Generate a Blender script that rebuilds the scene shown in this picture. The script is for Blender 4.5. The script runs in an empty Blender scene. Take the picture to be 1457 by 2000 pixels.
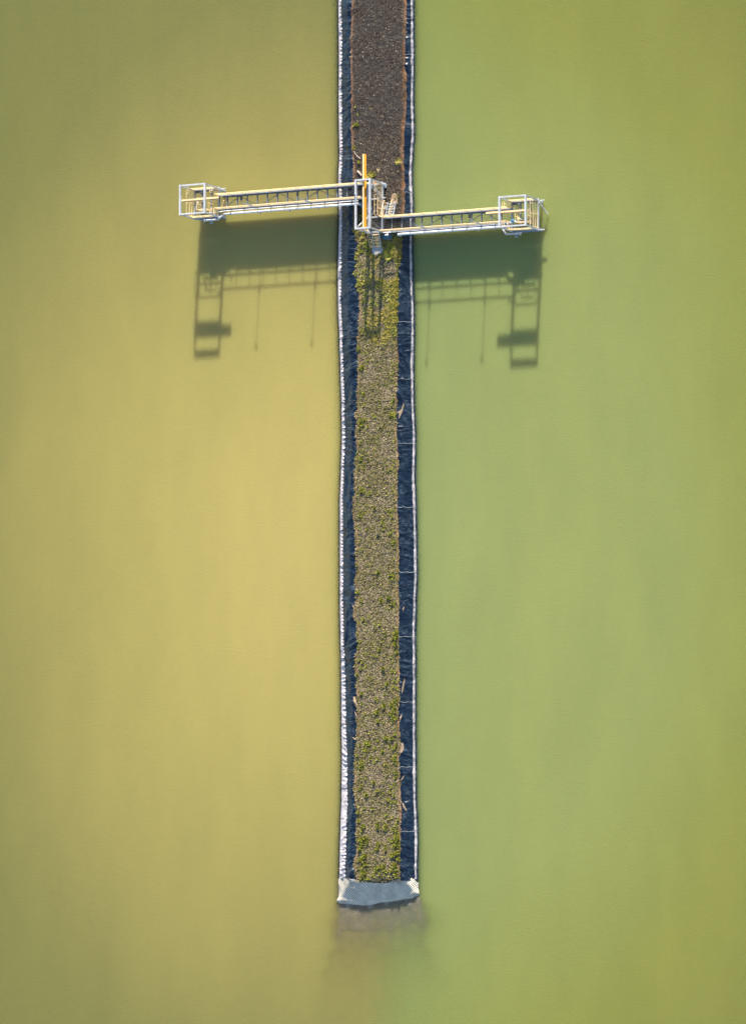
import bpy, math, random
from mathutils import Vector, noise
random.seed(7)
R = math.radians
sc = bpy.context.scene
col = sc.collection

# ---------------------------------------------------------------- camera
W0, H0 = 1457.0, 2000.0          # pixel grid of the photograph
DIST, FPX = 350.0, 7000.0        # metres, focal length in those pixels
cd = Vector((0.43, -0.076, 0.0)); cd.z = math.sqrt(1 - cd.x**2 - cd.y**2)
CAM = cd * DIST
FW = -cd
UP = (Vector((0, 1, 0)) - FW * FW.y).normalized()
RT = FW.cross(UP).normalized()
cam_d = bpy.data.cameras.new('camera'); cam = bpy.data.objects.new('camera', cam_d); col.objects.link(cam)
cam.location = CAM
from mathutils import Matrix
cam.rotation_euler = Matrix((RT, UP, -FW)).transposed().to_euler()
cam_d.sensor_fit = 'HORIZONTAL'; cam_d.sensor_width = 36.0
cam_d.lens = FPX / W0 * 36.0
cam_d.clip_start = 1.0; cam_d.clip_end = 3000.0
sc.camera = cam

# ---------------------------------------------------------------- sky, sun, exposure
SUN_EL = 18.5
sdir = Vector((0.055, 1.0, 0)).normalized()            # horizontal direction towards the sun
sv = Vector((sdir.x*math.cos(R(SUN_EL)), sdir.y*math.cos(R(SUN_EL)), math.sin(R(SUN_EL))))
wd = bpy.data.worlds.new('World'); sc.world = wd; wd.use_nodes = True
wn = wd.node_tree.nodes; wl = wd.node_tree.links
bg = wn['Background']; sky = wn.new('ShaderNodeTexSky'); sky.sky_type = 'NISHITA'; sky.sun_disc = False
sky.sun_elevation = R(SUN_EL); sky.sun_rotation = math.atan2(sdir.x, sdir.y)
sky.air_density = 1.0; sky.dust_density = 0.6
wl.new(sky.outputs[0], bg.inputs[0]); bg.inputs[1].default_value = 0.10
sl = bpy.data.lights.new('sun', 'SUN'); sl.energy = 5.0; sl.angle = R(1.0); sl.color = (1.0, 0.90, 0.76)
so = bpy.data.objects.new('sun', sl); col.objects.link(so)
so.rotation_euler = sv.to_track_quat('Z', 'Y').to_euler()
sc.view_settings.view_transform = 'Standard'; sc.view_settings.look = 'None'
sc.view_settings.gamma = 1.0
sc.view_settings.exposure = 1.45

# ---------------------------------------------------------------- helpers
def P(px, py, z=0.0):
    v = FW*FPX + RT*(px - W0/2) - UP*(py - H0/2)
    t = (z - CAM.z) / v.z
    return CAM + v*t

def sstep(a, b, x):
    t = max(0.0, min(1.0, (x-a)/(b-a))); return t*t*(3-2*t)
def lerp(a, b, t): return a + (b-a)*t
class Curve:
    def __init__(s, pts):                 # pts: (Y, X) pairs
        s.p = sorted(pts)
    def __call__(s, y):
        p = s.p
        if y <= p[0][0]: return p[0][1]
        if y >= p[-1][0]: return p[-1][1]
        lo, hi = 0, len(p)-1
        while hi-lo > 1:
            m = (lo+hi)//2
            if p[m][0] <= y: lo = m
            else: hi = m
        t = (y-p[lo][0])/(p[hi][0]-p[lo][0]); t = t*t*(3-2*t)
        return p[lo][1]*(1-t) + p[hi][1]*t
def N2(x, y, z=0.0): return noise.noise(Vector((x, y, z)))

class MB:
    def __init__(s): s.v = []; s.f = []; s.m = []; s.mi = 0
    def add(s, vs, fs):
        o = len(s.v); s.v += [tuple(v) for v in vs]; s.f += [tuple(i+o for i in f) for f in fs]; s.m += [s.mi]*len(fs)
    def box(s, x0, x1, y0, y1, z0, z1):
        s.add([(x0,y0,z0),(x1,y0,z0),(x1,y1,z0),(x0,y1,z0),(x0,y0,z1),(x1,y0,z1),(x1,y1,z1),(x0,y1,z1)],
              [(0,3,2,1),(4,5,6,7),(0,1,5,4),(1,2,6,5),(2,3,7,6),(3,0,4,7)])
    def beam(s, a, b, w, h):              # rectangular bar, w sideways, h upwards
        a = Vector(a); b = Vector(b); d = (b-a).normalized()
        u = Vector((0,0,1)) if abs(d.z) < .95 else Vector((0,1,0))
        n = d.cross(u).normalized(); u = n.cross(d)
        q = [(-1,-1),(1,-1),(1,1),(-1,1)]
        vs = [p + n*(i*w/2) + u*(j*h/2) for p in (a, b) for i, j in q]
        s.add(vs, [(0,1,2,3)[::-1],(4,5,6,7),(0,1,5,4),(1,2,6,5),(2,3,7,6),(3,0,4,7)])
    def ibeam(s, a, b, w, h, t):
        a = Vector(a); b = Vector(b)
        for dz, ww, hh in ((h/2-t/2, w, t), (-h/2+t/2, w, t)):
            s.beam(a+Vector((0,0,dz)), b+Vector((0,0,dz)), ww, hh)
        s.beam(a, b, t, h-2*t)
    def tube(s, pts, r, n=8, caps=True):
        pts = [Vector(p) for p in pts]; rings = []
        for i, p in enumerate(pts):
            d = (pts[min(i+1, len(pts)-1)] - pts[max(i-1, 0)]).normalized()
            u = Vector((0,0,1)) if abs(d.z) < .9 else Vector((0,1,0))
            x = d.cross(u).normalized(); y = x.cross(d)
            rings.append([p + (x*math.cos(k*2*math.pi/n) + y*math.sin(k*2*math.pi/n))*r for k in range(n)])
        vs = [v for r_ in rings for v in r_]; fs = []
        for i in range(len(pts)-1):
            for k in range(n):
                fs.append((i*n+k, i*n+(k+1)%n, (i+1)*n+(k+1)%n, (i+1)*n+k))
        if caps: fs += [tuple(range(n))[::-1], tuple((len(pts)-1)*n+k for k in range(n))]
        s.add(vs, fs)
    def build(s, name, mat, parent=None, smooth=False):
        me = bpy.data.meshes.new(name); me.from_pydata(s.v, [], s.f)
        mats = mat if isinstance(mat, (list, tuple)) else [mat]
        for m in mats: me.materials.append(m)
        if len(mats) > 1: me.polygons.foreach_set('material_index', s.m)
        if smooth: me.polygons.foreach_set('use_smooth', [True]*len(s.f))
        me.update()
        o = bpy.data.objects.new(name, me); col.objects.link(o)
        if parent:
            o.parent = parent; o.matrix_parent_inverse = Matrix.Translation(-parent.location)
        return o
def tag(o, label=None, cat=None, group=None, kind=None):
    if label: o['label'] = label
    if cat: o['category'] = cat
    if group: o['group'] = group
    if kind: o['kind'] = kind
    return o
def thing(name, loc, label, cat, group=None):
    o = bpy.data.objects.new(name, None); o.location = loc; o.empty_display_size = .2; col.objects.link(o)
    return tag(o, label, cat, group)
def attr(o, name, vals):
    a = o.data.attributes.new(name, 'FLOAT', 'POINT'); a.data.foreach_set('value', vals)

# ---------------------------------------------------------------- materials
class Mat:
    def __init__(s, name):
        s.m = bpy.data.materials.new(name); s.m.use_nodes = True
        s.n = s.m.node_tree.nodes; s.l = s.m.node_tree.links; s.b = s.n['Principled BSDF']
        s.tc = None
    def pos(s):
        if not s.tc: s.tc = s.n.new('ShaderNodeNewGeometry')
        return s.tc.outputs['Position']
    def noise(s, scale, detail=3, rough=.55, vec=None, stretch=None):
        t = s.n.new('ShaderNodeTexNoise'); t.inputs['Scale'].default_value = scale
        t.inputs['Detail'].default_value = detail; t.inputs['Roughness'].default_value = rough
        v = vec or s.pos()
        if stretch:
            mp = s.n.new('ShaderNodeMapping'); mp.inputs['Scale'].default_value = stretch; s.l.new(v, mp.inputs[0]); v = mp.outputs[0]
        s.l.new(v, t.inputs['Vector']); return t.outputs['Fac']
    def voro(s, scale, out='Distance', feature='F1', vec=None):
        t = s.n.new('ShaderNodeTexVoronoi'); t.inputs['Scale'].default_value = scale; t.feature = feature
        s.l.new(vec or s.pos(), t.inputs['Vector']); return t.outputs[out]
    def ramp(s, fac, stops):
        r = s.n.new('ShaderNodeValToRGB'); e = r.color_ramp.elements
        while len(e) < len(stops): e.new(.5)
        for i, (p, c) in enumerate(stops):
            e[i].position = p; e[i].color = (*c, 1) if len(c) == 3 else c
        s.l.new(fac, r.inputs[0]); return r.outputs[0]
    def mix(s, fac, a, b, mode='MIX'):
        x = s.n.new('ShaderNodeMix'); x.data_type = 'RGBA'; x.blend_type = mode
        for sock, val in ((x.inputs[0], fac), (x.inputs[6], a), (x.inputs[7], b)):
            if isinstance(val, (int, float)): sock.default_value = val
            elif isinstance(val, tuple): sock.default_value = (*val, 1)
            else: s.l.new(val, sock)
        return x.outputs[2]
    def math(s, op, a, b=None, clamp=False):
        x = s.n.new('ShaderNodeMath'); x.operation = op; x.use_clamp = clamp
        for i, val in enumerate((a, b)):
            if val is None: continue
            if isinstance(val, (int, float)): x.inputs[i].default_value = val
            else: s.l.new(val, x.inputs[i])
        return x.outputs[0]
    def at(s, name):
        a = s.n.new('ShaderNodeAttribute'); a.attribute_name = name; return a.outputs['Fac']
    def col(s, c):
        if isinstance(c, tuple): s.b.inputs['Base Color'].default_value = (*c, 1)
        else: s.l.new(c, s.b.inputs['Base Color'])
        return s
    def rough(s, r, spec=None, metal=None):
        if isinstance(r, (int, float)): s.b.inputs['Roughness'].default_value = r
        else: s.l.new(r, s.b.inputs['Roughness'])
        if spec is not None: s.b.inputs['Specular IOR Level'].default_value = spec
        if metal is not None: s.b.inputs['Metallic'].default_value = metal
        return s
    def bump(s, h, dist=.02, strength=1.0):
        b = s.n.new('ShaderNodeBump'); b.inputs['Distance'].default_value = dist; b.inputs['Strength'].default_value = strength
        s.l.new(h, b.inputs['Height']); s.l.new(b.outputs[0], s.b.inputs['Normal']); return s

def paint(name, c, r=.45, var=.18, dirt=(.25,.2,.15), dscale=1.5, metal=0.0):
    m = Mat(name)
    a = m.mix(m.ramp(m.noise(dscale, 5), [(.45, (0,0,0)), (.75, (1,1,1))]), c, tuple(lerp(x, d, var*1.8) for x, d in zip(c, dirt)))
    k = m.ramp(m.noise(9, 4), [(.3, (1-var,)*3), (.7, (1,1,1))])
    m.col(m.mix(1.0, a, k, 'MULTIPLY')).rough(r, metal=metal); m.bump(m.noise(30, 2), .002)
    return m.m
M = {}
M['steel'] = paint('pale_galvanised_steel', (.56,.58,.62), .45, .22)
M['steel_dim'] = paint('grey_galvanised_steel', (.30,.36,.45), .5, .2)
M['girder'] = paint('blue_grey_girder_paint', (.26,.34,.46), .5, .2)
M['yellow'] = paint('cream_yellow_rail_paint', (.93,.68,.37), .4, .14)
M['orange'] = paint('orange_hoist_paint', (.90,.42,.03), .35, .1)
M['pipe'] = paint('white_pipe_jacket', (.74,.74,.76), .35, .12)
M['grate'] = paint('grating_steel', (.17,.18,.18), .6, .2)
M['teal'] = paint('blue_valve_paint', (.05,.22,.36), .4, .15)
M['dark'] = paint('dark_lamp_housing', (.02,.025,.03), .4, .1)
M['red'] = paint('red_paint', (.55,.05,.02), .45, .1)
M['conc'] = paint('rough_concrete', (.42,.42,.44), .9, .25, dscale=4)
M['glass'] = paint('lamp_glass', (.5,.5,.48), .15, .05)

def water_mat():
    m = Mat('turbid_pond_water')
    sep = m.n.new('ShaderNodeSeparateXYZ'); m.l.new(m.pos(), sep.inputs[0])
    X, Y = sep.outputs[0], sep.outputs[1]
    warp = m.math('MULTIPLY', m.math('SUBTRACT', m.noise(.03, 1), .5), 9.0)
    # left basin: ochre silt, thickest in a long plume beside the bank; green-olive farther out, with lens vignette painted in
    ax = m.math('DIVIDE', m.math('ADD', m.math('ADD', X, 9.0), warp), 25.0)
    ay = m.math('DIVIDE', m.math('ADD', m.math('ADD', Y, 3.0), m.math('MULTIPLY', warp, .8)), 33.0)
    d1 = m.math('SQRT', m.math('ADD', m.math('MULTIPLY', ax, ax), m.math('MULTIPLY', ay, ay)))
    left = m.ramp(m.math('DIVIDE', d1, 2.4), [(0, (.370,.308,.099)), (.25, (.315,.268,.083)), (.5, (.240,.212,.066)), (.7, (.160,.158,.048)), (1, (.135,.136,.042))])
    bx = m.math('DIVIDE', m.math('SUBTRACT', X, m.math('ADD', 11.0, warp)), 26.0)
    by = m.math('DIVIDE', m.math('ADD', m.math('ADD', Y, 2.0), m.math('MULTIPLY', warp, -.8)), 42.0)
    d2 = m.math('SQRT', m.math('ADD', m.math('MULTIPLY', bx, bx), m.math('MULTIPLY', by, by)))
    right = m.ramp(m.math('DIVIDE', d2, 2.2), [(0, (.225,.250,.084)), (.35, (.210,.235,.075)), (.55, (.188,.198,.048)), (.75, (.160,.165,.040)), (1, (.130,.140,.038))])  # right basin: outer stops also carry painted-in vignette darkening
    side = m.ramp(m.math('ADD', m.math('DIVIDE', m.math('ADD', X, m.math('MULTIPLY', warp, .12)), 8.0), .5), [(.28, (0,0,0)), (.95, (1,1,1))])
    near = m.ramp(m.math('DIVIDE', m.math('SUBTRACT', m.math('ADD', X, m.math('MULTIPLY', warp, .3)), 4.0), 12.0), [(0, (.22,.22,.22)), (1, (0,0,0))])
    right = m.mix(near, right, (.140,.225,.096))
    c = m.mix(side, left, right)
    wisp = m.ramp(m.noise(.16, 6, .62, stretch=(1.0, .35, 1)), [(.32, (.945,.95,.96)), (.68, (1.045,1.04,1.02))])
    c = m.mix(1.0, c, wisp, 'MULTIPLY')
    fine = m.ramp(m.noise(5.0, 4, .6, stretch=(1,1.4,1)), [(.3, (.955,.955,.955)), (.7, (1.03,1.03,1.03))])
    c = m.mix(1.0, c, fine, 'MULTIPLY')
    m.col(c).rough(.12, spec=.5)
    b = m.b
    b.subsurface_method = 'BURLEY'
    b.inputs['Subsurface Weight'].default_value = 1.0
    b.inputs['Subsurface Radius'].default_value = (1.0, .66, .5)
    b.inputs['Subsurface Scale'].default_value = 1.7
    b.inputs['IOR'].default_value = 1.33
    depth = m.at('depth')
    al = m.math('SUBTRACT', 1.0, m.math('EXPONENT', m.math('MULTIPLY', m.math('MAXIMUM', m.math('SUBTRACT', depth, .045), 0.0), -6.0)), clamp=True)
    m.l.new(al, b.inputs['Alpha'])
    w = m.noise(2.6, 5, .6, stretch=(1, 2.2, 1))
    m.bump(w, .02, 1.0)
    return m.m
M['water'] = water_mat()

def liner_mat(name, dusty):
    m = Mat(name)
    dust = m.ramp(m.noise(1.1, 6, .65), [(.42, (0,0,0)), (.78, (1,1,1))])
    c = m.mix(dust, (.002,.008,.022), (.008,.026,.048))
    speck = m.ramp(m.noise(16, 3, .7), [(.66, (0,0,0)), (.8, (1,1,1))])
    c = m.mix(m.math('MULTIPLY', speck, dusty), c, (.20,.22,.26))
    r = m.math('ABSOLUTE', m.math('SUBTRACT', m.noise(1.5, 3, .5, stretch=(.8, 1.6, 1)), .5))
    crease_highlight = m.math('MULTIPLY', m.ramp(r, [(.0, (1,1,1)), (.035, (0,0,0))]), m.ramp(m.noise(.7, 4, .7), [(.45, (0,0,0)), (.62, (.75,.75,.75))]))
    c = m.mix(crease_highlight, c, (.085,.105,.135))  # pale crease dust that also paints in sky highlights along the folds
    m.col(c).rough(m.math('ADD', m.math('MULTIPLY', dust, .2), .26), spec=.5)
    m.bump(m.math('ADD', r, m.math('MULTIPLY', m.noise(7, 2), .08)), .13, 1.0)
    return m.m
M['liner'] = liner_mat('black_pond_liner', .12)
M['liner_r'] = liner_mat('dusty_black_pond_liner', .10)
m = Mat('salt_crust')
c = m.mix(m.ramp(m.noise(3.5, 5, .7), [(.33, (0,0,0)), (.6, (1,1,1))]), (.30,.27,.29), (.66,.60,.61))
M['salt'] = m.col(c).rough(.8).m; m.bump(m.noise(10, 4), .03)
m = Mat('salt_line')
c = m.mix(m.ramp(m.noise(2.2, 5, .7), [(.36, (0,0,0)), (.6, (1,1,1))]), (.11,.12,.14), (.50,.46,.47))
M['salt_line'] = m.col(c).rough(.8).m; m.bump(m.noise(10, 4), .03)
M['seam_light'] = paint('pale_weld_seam', (.34,.38,.42), .6, .5, (.05,.06,.08), 3)
M['seam_dark'] = paint('dark_weld_seam', (.008,.012,.02), .4, .2)

def soil_mat():
    m = Mat('gravelly_soil')
    top = m.at('north'); edge = m.at('edge')
    v = m.voro(13, 'Color'); bw = m.n.new('ShaderNodeRGBToBW'); m.l.new(v, bw.inputs[0])
    n = m.noise(1.3, 5, .65); f = m.noise(22, 4, .75)
    khaki = m.ramp(bw.outputs[0], [(.15, (.028,.025,.02)), (.42, (.165,.130,.080)), (.7, (.32,.26,.165)), (.88, (.56,.47,.32))])
    khaki = m.mix(m.ramp(n, [(.35, (0,0,0)), (.65, (.8,.8,.8))]), khaki, m.mix(1.0, khaki, (.62,.66,.40), 'MULTIPLY'))
    brown = m.ramp(bw.outputs[0], [(.15, (.024,.017,.013)), (.5, (.052,.038,.030)), (.8, (.085,.066,.053)), (.95, (.24,.20,.165))])
    brown = m.mix(m.ramp(m.noise(.8, 5, .7), [(.4, (0,0,0)), (.7, (.6,.6,.6))]), brown, (.075,.072,.066))
    c = m.mix(top, khaki, brown)
    ec = m.ramp(m.noise(.55, 4, .7), [(.3, (.12,.07,.04)), (.48, (.42,.20,.09)), (.7, (.62,.40,.25))])
    ef = m.math('MULTIPLY', edge, m.ramp(m.noise(.9, 4, .7), [(.3, (.2,.2,.2)), (.5, (1,1,1))]))
    c = m.mix(ef, c, m.mix(.22, ec, c))
    c = m.mix(1.0, c, m.ramp(f, [(.3, (.35,.35,.38)), (.68, (1.3,1.3,1.3))]), 'MULTIPLY')
    m.col(c).rough(.95, spec=.2)
    m.bump(m.math('ADD', m.math('MULTIPLY', m.voro(13), -1.0), m.noise(30, 3)), .06, 1.0)
    return m.m
M['soil'] = soil_mat()
m = Mat('bank_core'); m.col(m.ramp(m.noise(2, 5), [(.3, (.05,.045,.035)), (.7, (.12,.10,.07))])).rough(.95); M['core'] = m.m
m = Mat('tan_sand'); m.col(m.ramp(m.noise(6, 5, .7), [(.3, (.16,.11,.07)), (.7, (.42,.32,.22))])).rough(.95); m.bump(m.noise(15, 4), .05); M['sand'] = m.m

def mat_mat():
    m = Mat('cell_textured_mat')
    mp = m.n.new('ShaderNodeMapping'); mp.inputs['Rotation'].default_value = (0, 0, R(8)); m.l.new(m.pos(), mp.inputs[0])
    sp = m.n.new('ShaderNodeSeparateXYZ'); m.l.new(mp.outputs[0], sp.inputs[0])
    k = 2*math.pi/.24
    sx = m.math('SINE', m.math('MULTIPLY', sp.outputs[0], k)); sy = m.math('SINE', m.math('MULTIPLY', sp.outputs[1], k))
    cell = m.math('ADD', m.math('MULTIPLY', m.math('MULTIPLY', sx, sy), .5), .5)
    dirt = m.ramp(m.noise(1.2, 5, .65), [(.35, (.50,.45,.36)), (.65, (.80,.73,.60))])
    sz = m.n.new('ShaderNodeSeparateXYZ'); m.l.new(m.pos(), sz.inputs[0])
    silt = m.ramp(m.math('ADD', m.math('MULTIPLY', sz.outputs[2], 20.0), .9), [(.3, (1,1,1)), (.9, (0,0,0))])
    dirt = m.mix(silt, dirt, m.ramp(m.noise(.9, 6, .7), [(.35, (.05,.034,.020)), (.55, (.12,.085,.045)), (.75, (.36,.27,.17))]))
    c = m.mix(m.ramp(cell, [(.2, (0,0,0)), (.62, (1,1,1))]), (.20,.19,.19), dirt)
    m.col(c).rough(.7); m.bump(cell, .03, .9)
    return m.m
M['mat'] = mat_mat()

def leaf(name, a, b, r=.6):
    m = Mat(name)
    oi = m.n.new('ShaderNodeObjectInfo')
    g = m.n.new('ShaderNodeNewGeometry')
    f = m.math('ADD', m.math('MULTIPLY', g.outputs['Random Per Island'], .7), m.math('MULTIPLY', oi.outputs['Random'], .3))
    m.col(m.ramp(f, [(.0, a), (1, b)])).rough(r, spec=.3)
    m.b.inputs['Subsurface Weight'].default_value = 0.0
    return m.m
M['leaf'] = leaf('fresh_weed_leaf', (.14,.17,.020), (.52,.50,.085))
M['grass'] = leaf('yellow_green_grass', (.18,.17,.02), (.62,.50,.11))
M['straw'] = leaf('dry_straw', (.20,.15,.075), (.80,.64,.37))
M['olive'] = leaf('olive_low_plants', (.08,.085,.02), (.36,.31,.09))
M['stick'] = paint('bleached_wood', (.5,.42,.34), .8, .2)
M['pebble'] = leaf('pale_pebble', (.11,.085,.06), (.56,.48,.37), .9)

# ---------------------------------------------------------------- bank geometry (world functions)
WL = [(-220,662),(0,662),(120,663),(200,662.5),(240,663),(300,664),(345,662),(430,663.5),(480,662),(540,661),(600,661.5),(660,664),(720,666),(790,668),(850,669),(920,667),(980,665),(1100,665),(1180,665),(1240,666),(1300,667.5),(1420,668),(1480,669),(1560,668),(1620,666),(1660,665),(1715,664),(1765,664),(1850,664),(2300,664)]
WR = [(-220,808),(0,807),(120,808),(200,807),(235,808),(260,808.5),(300,806),(340,804),(400,806),(480,804.5),(560,806),(600,808),(650,808.5),(720,807),(780,808),(860,811),(940,810),(1000,812),(1060,813),(1120,814),(1180,812),(1240,810.5),(1300,811),(1420,811),(1500,811.5),(1560,812),(1600,814),(1640,815),(1700,814.5),(1765,815),(1850,815),(2300,815)]
def tocurve(px_list): return Curve([(lambda p: (p.y, p.x))(P(x, y, 0)) for y, x in px_list])
XL = tocurve(WL); XR = tocurve(WR)
CAPF = [(664,1761),(680,1762),(712,1765),(755,1758),(800,1752),(815,1746)]
YF = Curve([(lambda p: (p.x, p.y))(P(x, y, 0)) for x, y in CAPF])
ZC = .85
def smin(vals, k=.03):
    return -k*math.log(sum(math.exp(-v/k) for v in vals))
def Hh(x, y):
    dl = x - XL(y); dr = XR(y) - x; de = y - YF(x)
    e = de*.40 if de > 0 else (de*.25 if de > -.25 else -.0625 + (de+.25)*.022 + .035*N2(x*1.3, y*1.3, 5) + min(0, de+2.5)*.035)
    if de < 0:
        f = sstep(0, -1.5, de); dr = lerp(dr, dr*.35+.05, f) + .5*f*N2(y*.6, 3.7); dl = lerp(dl, dl*.5, f) + .5*f*N2(y*.7, 8.1)
    z = min(ZC, smin((ZC, dl*.56, dr*.68, e)) if max(dl, dr) < 20 and min(dl, dr, de) > -3 else min(ZC, dl*.56, dr*.68, e))
    return max(z, -3.0)
def drape(px, py, dz=0.0):
    z = .5
    for _ in range(12):
        p = P(px, py, z); z = z*.4 + .6*(Hh(p.x, p.y)+dz)
    return P(px, py, z)

YTOP = P(700, -200, 0).y; YEND = P(700, 1765, 0).y; YMAT = P(700, 1717, .8).y

SL = [(-220,684),(0,685),(120,683),(200,684),(240,684),(280,685),(340,687),(420,687),(450,690),(480,697),(500,696),(520,693),(535,689),(545,698),(600,700),(660,698),(700,697),(750,698),(770,695),(800,696),(850,694),(900,694),(930,690),(960,692),(990,688),(1010,687),(1030,692),(1080,693),(1120,694),(1180,692),(1205,688),(1215,695),(1260,696),(1300,691),(1340,694),(1380,696),(1420,696),(1480,691),(1520,690),(1560,691),(1600,695),(1660,695),(1690,689),(1712,694),(1760,694)]
SR = [(-220,796),(0,797),(120,795),(200,796),(240,793),(300,791),(340,792),(400,793),(430,790),(470,787),(500,786),(520,781),(560,779),(620,777),(680,778),(700,780),(750,778),(790,778),(820,777),(850,777),(880,779),(910,781),(930,778),(1000,779),(1080,781),(1150,780),(1200,782),(1250,781),(1300,782),(1350,783),(1400,780),(1440,784),(1460,785),(1480,782),(1550,784),(1600,786),(1640,784),(1700,783),(1760,783)]
def edgecurve(pl):
    out = []
    for y, x in pl:
        p = drape(x, min(y, 1712), .05); out.append((p.y if y <= 1712 else P(x, y, .8).y, p.x))
    return Curve(out)
EL = edgecurve(SL); ER = edgecurve(SR)
# embankment core
mb = MB(); rows = 260; cols = 44
y0, y1 = YEND-16, YTOP
for i in range(rows+1):
    y = lerp(y0, y1, i/rows); a = XL(y)-6; b = XR(y)+6
    for j in range(cols+1):
        x = lerp(a, b, j/cols); mb.v.append((x, y, Hh(x, y)-.10))
for i in range(rows):
    for j in range(cols):
        k = i*(cols+1)+j; mb.f.append((k, k+1, k+cols+2, k+cols+1)); mb.m.append(0)
tag(mb.build('embankment', M['core'], smooth=True), kind='structure')
# pond floor reaching far beyond the frame
mb = MB(); mb.box(-260, 260, -260, 260, -3.6, -3.3)
tag(mb.build('pond_bed', M['core']), kind='structure')

# water: one sheet, rows follow the two shorelines
offs = [0, .06, .12, .2, .3, .42, .56, .72, .9, 1.15, 1.5, 2, 3, 5, 9, 16, 30, 60, 130, 240]
mb = MB(); dep = []
ys = [-240, -150, -100, -75, -60]; y = YEND-16
while y < YEND+4: ys.append(y); y += .25
while y < YTOP: ys.append(y); y += .6
ys += [YTOP+6, YTOP+30, YTOP+80, YTOP+170]
CN = 30
for y in ys:
    a, b = XL(y), XR(y); xs = [a-o for o in offs[::-1]] + [lerp(a, b, (k+1)/(CN+1)) for k in range(CN)] + [b+o for o in offs]
    for x in xs:
        mb.v.append((x, y, 0.0)); dep.append(max(0.0, min(3.0, -Hh(x, y) if YTOP+1 > y > YEND-18 else 3.0)))
nc = len(offs)*2+CN
for i in range(len(ys)-1):
    for j in range(nc-1):
        k = i*nc+j; mb.f.append((k, k+1, k+nc+1, k+nc)); mb.m.append(0)
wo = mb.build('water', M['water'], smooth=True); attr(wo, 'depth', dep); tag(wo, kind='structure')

# ---------------------------------------------------------------- pond liners
def ridge(v): return max(0.0, 1-abs(v)*3.2)**2
def wrinkle(x, y, seed, amp, x_edge, pleat):
    ang = N2(y*.11, seed)*1.7
    u = y*math.cos(ang) + x*math.sin(ang)
    w = ridge(N2(u*.8, x*.35, seed))*1.0 + ridge(N2(u*2.1, x*.6, seed+5))*(.5 if x < 0 else .22)
    w += ridge(N2(y*.45+x*.9, x*.7-y*.35, seed+9))*(.5 if x < 0 else 1.0)
    w += N2(x*1.4, y*1.2, seed+3)*.5
    patch = .6 + 1.0*max(0, N2(y*.12, seed+20)+.25)
    fade = sstep(-.30, .02, (EL(y)-x) if x < 0 else (x-ER(y)))
    return w*amp*patch*(.15+.85*fade)
def liner(name, side, label):
    mb = MB(); st = .085; n = int((YTOP-YMAT+.3)/st); nc = 30
    hh = {}
    for i in range(n+1):
        y = YMAT-.15 + i*st
        e = XL(y) if side < 0 else XR(y)
        for j in range(nc+1):
            d = -1.1 + 3.9*j/nc if side < 0 else -1.3 + 3.4*j/nc
            x = e + d if side < 0 else e - d
            zz = Hh(x, y) + wrinkle(x, y, 1.0 if side < 0 else 41.0, .125 if side < 0 else .095, e, 0)*sstep(-.2, .5, d)
            mb.v.append((x, y, zz))
    for i in range(n):
        for j in range(nc):
            k = i*(nc+1)+j
            mb.f.append((k, k+1, k+nc+2, k+nc+1) if side < 0 else (k, k+nc+1, k+nc+2, k+1)); mb.m.append(0)
    th = thing(name, (XL(0) if side < 0 else XR(0), 0, 0), label, 'liner')
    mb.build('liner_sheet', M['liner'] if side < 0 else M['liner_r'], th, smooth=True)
    return th
def wz(x, y, side): 
    e = XL(y) if side < 0 else XR(y); d = x-e if side < 0 else e-x
    return Hh(x, y) + wrinkle(x, y, 1.0 if side < 0 else 41.0, .125 if side < 0 else .095, e, 0)*sstep(-.2, .5, d)
LL = liner('pond_liner', -1, 'black wrinkled pond liner with a broad white salt band along the yellower water')
LR = liner('pond_liner', 1, 'black creased pond liner with thin pale waterline and light cross seams beside green water')
# salt band of the left liner: pleated inner edge
mb = MB(); st = .06; n = int((YTOP-YMAT)/st); nc = 9
for i in range(n+1):
    y = YMAT + i*st; e = XL(y)
    tooth = max(0.0, math.cos(2*math.pi*(y/.345 + .25*N2(y*.3, 7))))**3
    vis = sstep(-.35, .25, N2(y*.09, 3.3)+.12)
    wdt = .44 + .08*N2(y*.22, 9) - .20*tooth*(.4+.6*vis) + .04*N2(y*3, 2) + .28*sstep(P(0,1180).y, P(0,1500).y, y)
    wdt += .22*sstep(-18, -34, y)*(.6+.8*abs(N2(y*1.7, 31)))
    for j in range(nc+1):
        t = j/nc; d = -.06 + (wdt+.06)*t; x = e+d
        z = wz(x, y, -1) + .012 + .05*math.sin(math.pi*t)*(1-.35*tooth*t)
        mb.v.append((x, y, z))
for i in range(n):
    for j in range(nc):
        k = i*(nc+1)+j; mb.f.append((k, k+1, k+nc+2, k+nc+1)); mb.m.append(0)
tag(mb.build('salt_band', M['salt'], LL, smooth=True), 'broad white salt band with pleated inner edge')
# right: thin pale line
mb = MB(); st = .08; n = int((YTOP-YMAT)/st); nc = 4
for i in range(n+1):
    y = YMAT + i*st; e = XR(y)
    c0 = .10 + .03*N2(y*.8, 4); w = .085 + .035*N2(y*2.1, 8) + .03*N2(y*.3, 5)
    for j in range(nc+1):
        d = c0 + w*(j/nc-.5)*2; x = e-d
        mb.v.append((x, y, wz(x, y, 1) + .01 + .045*math.sin(math.pi*j/nc)))
for i in range(n):
    for j in range(nc):
        k = i*(nc+1)+j; mb.f.append((k, k+nc+1, k+nc+2, k+1)); mb.m.append(0)
tag(mb.build('salt_line', M['salt_line'], LR, smooth=True), 'thin pale salt line at the waterline')
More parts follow.
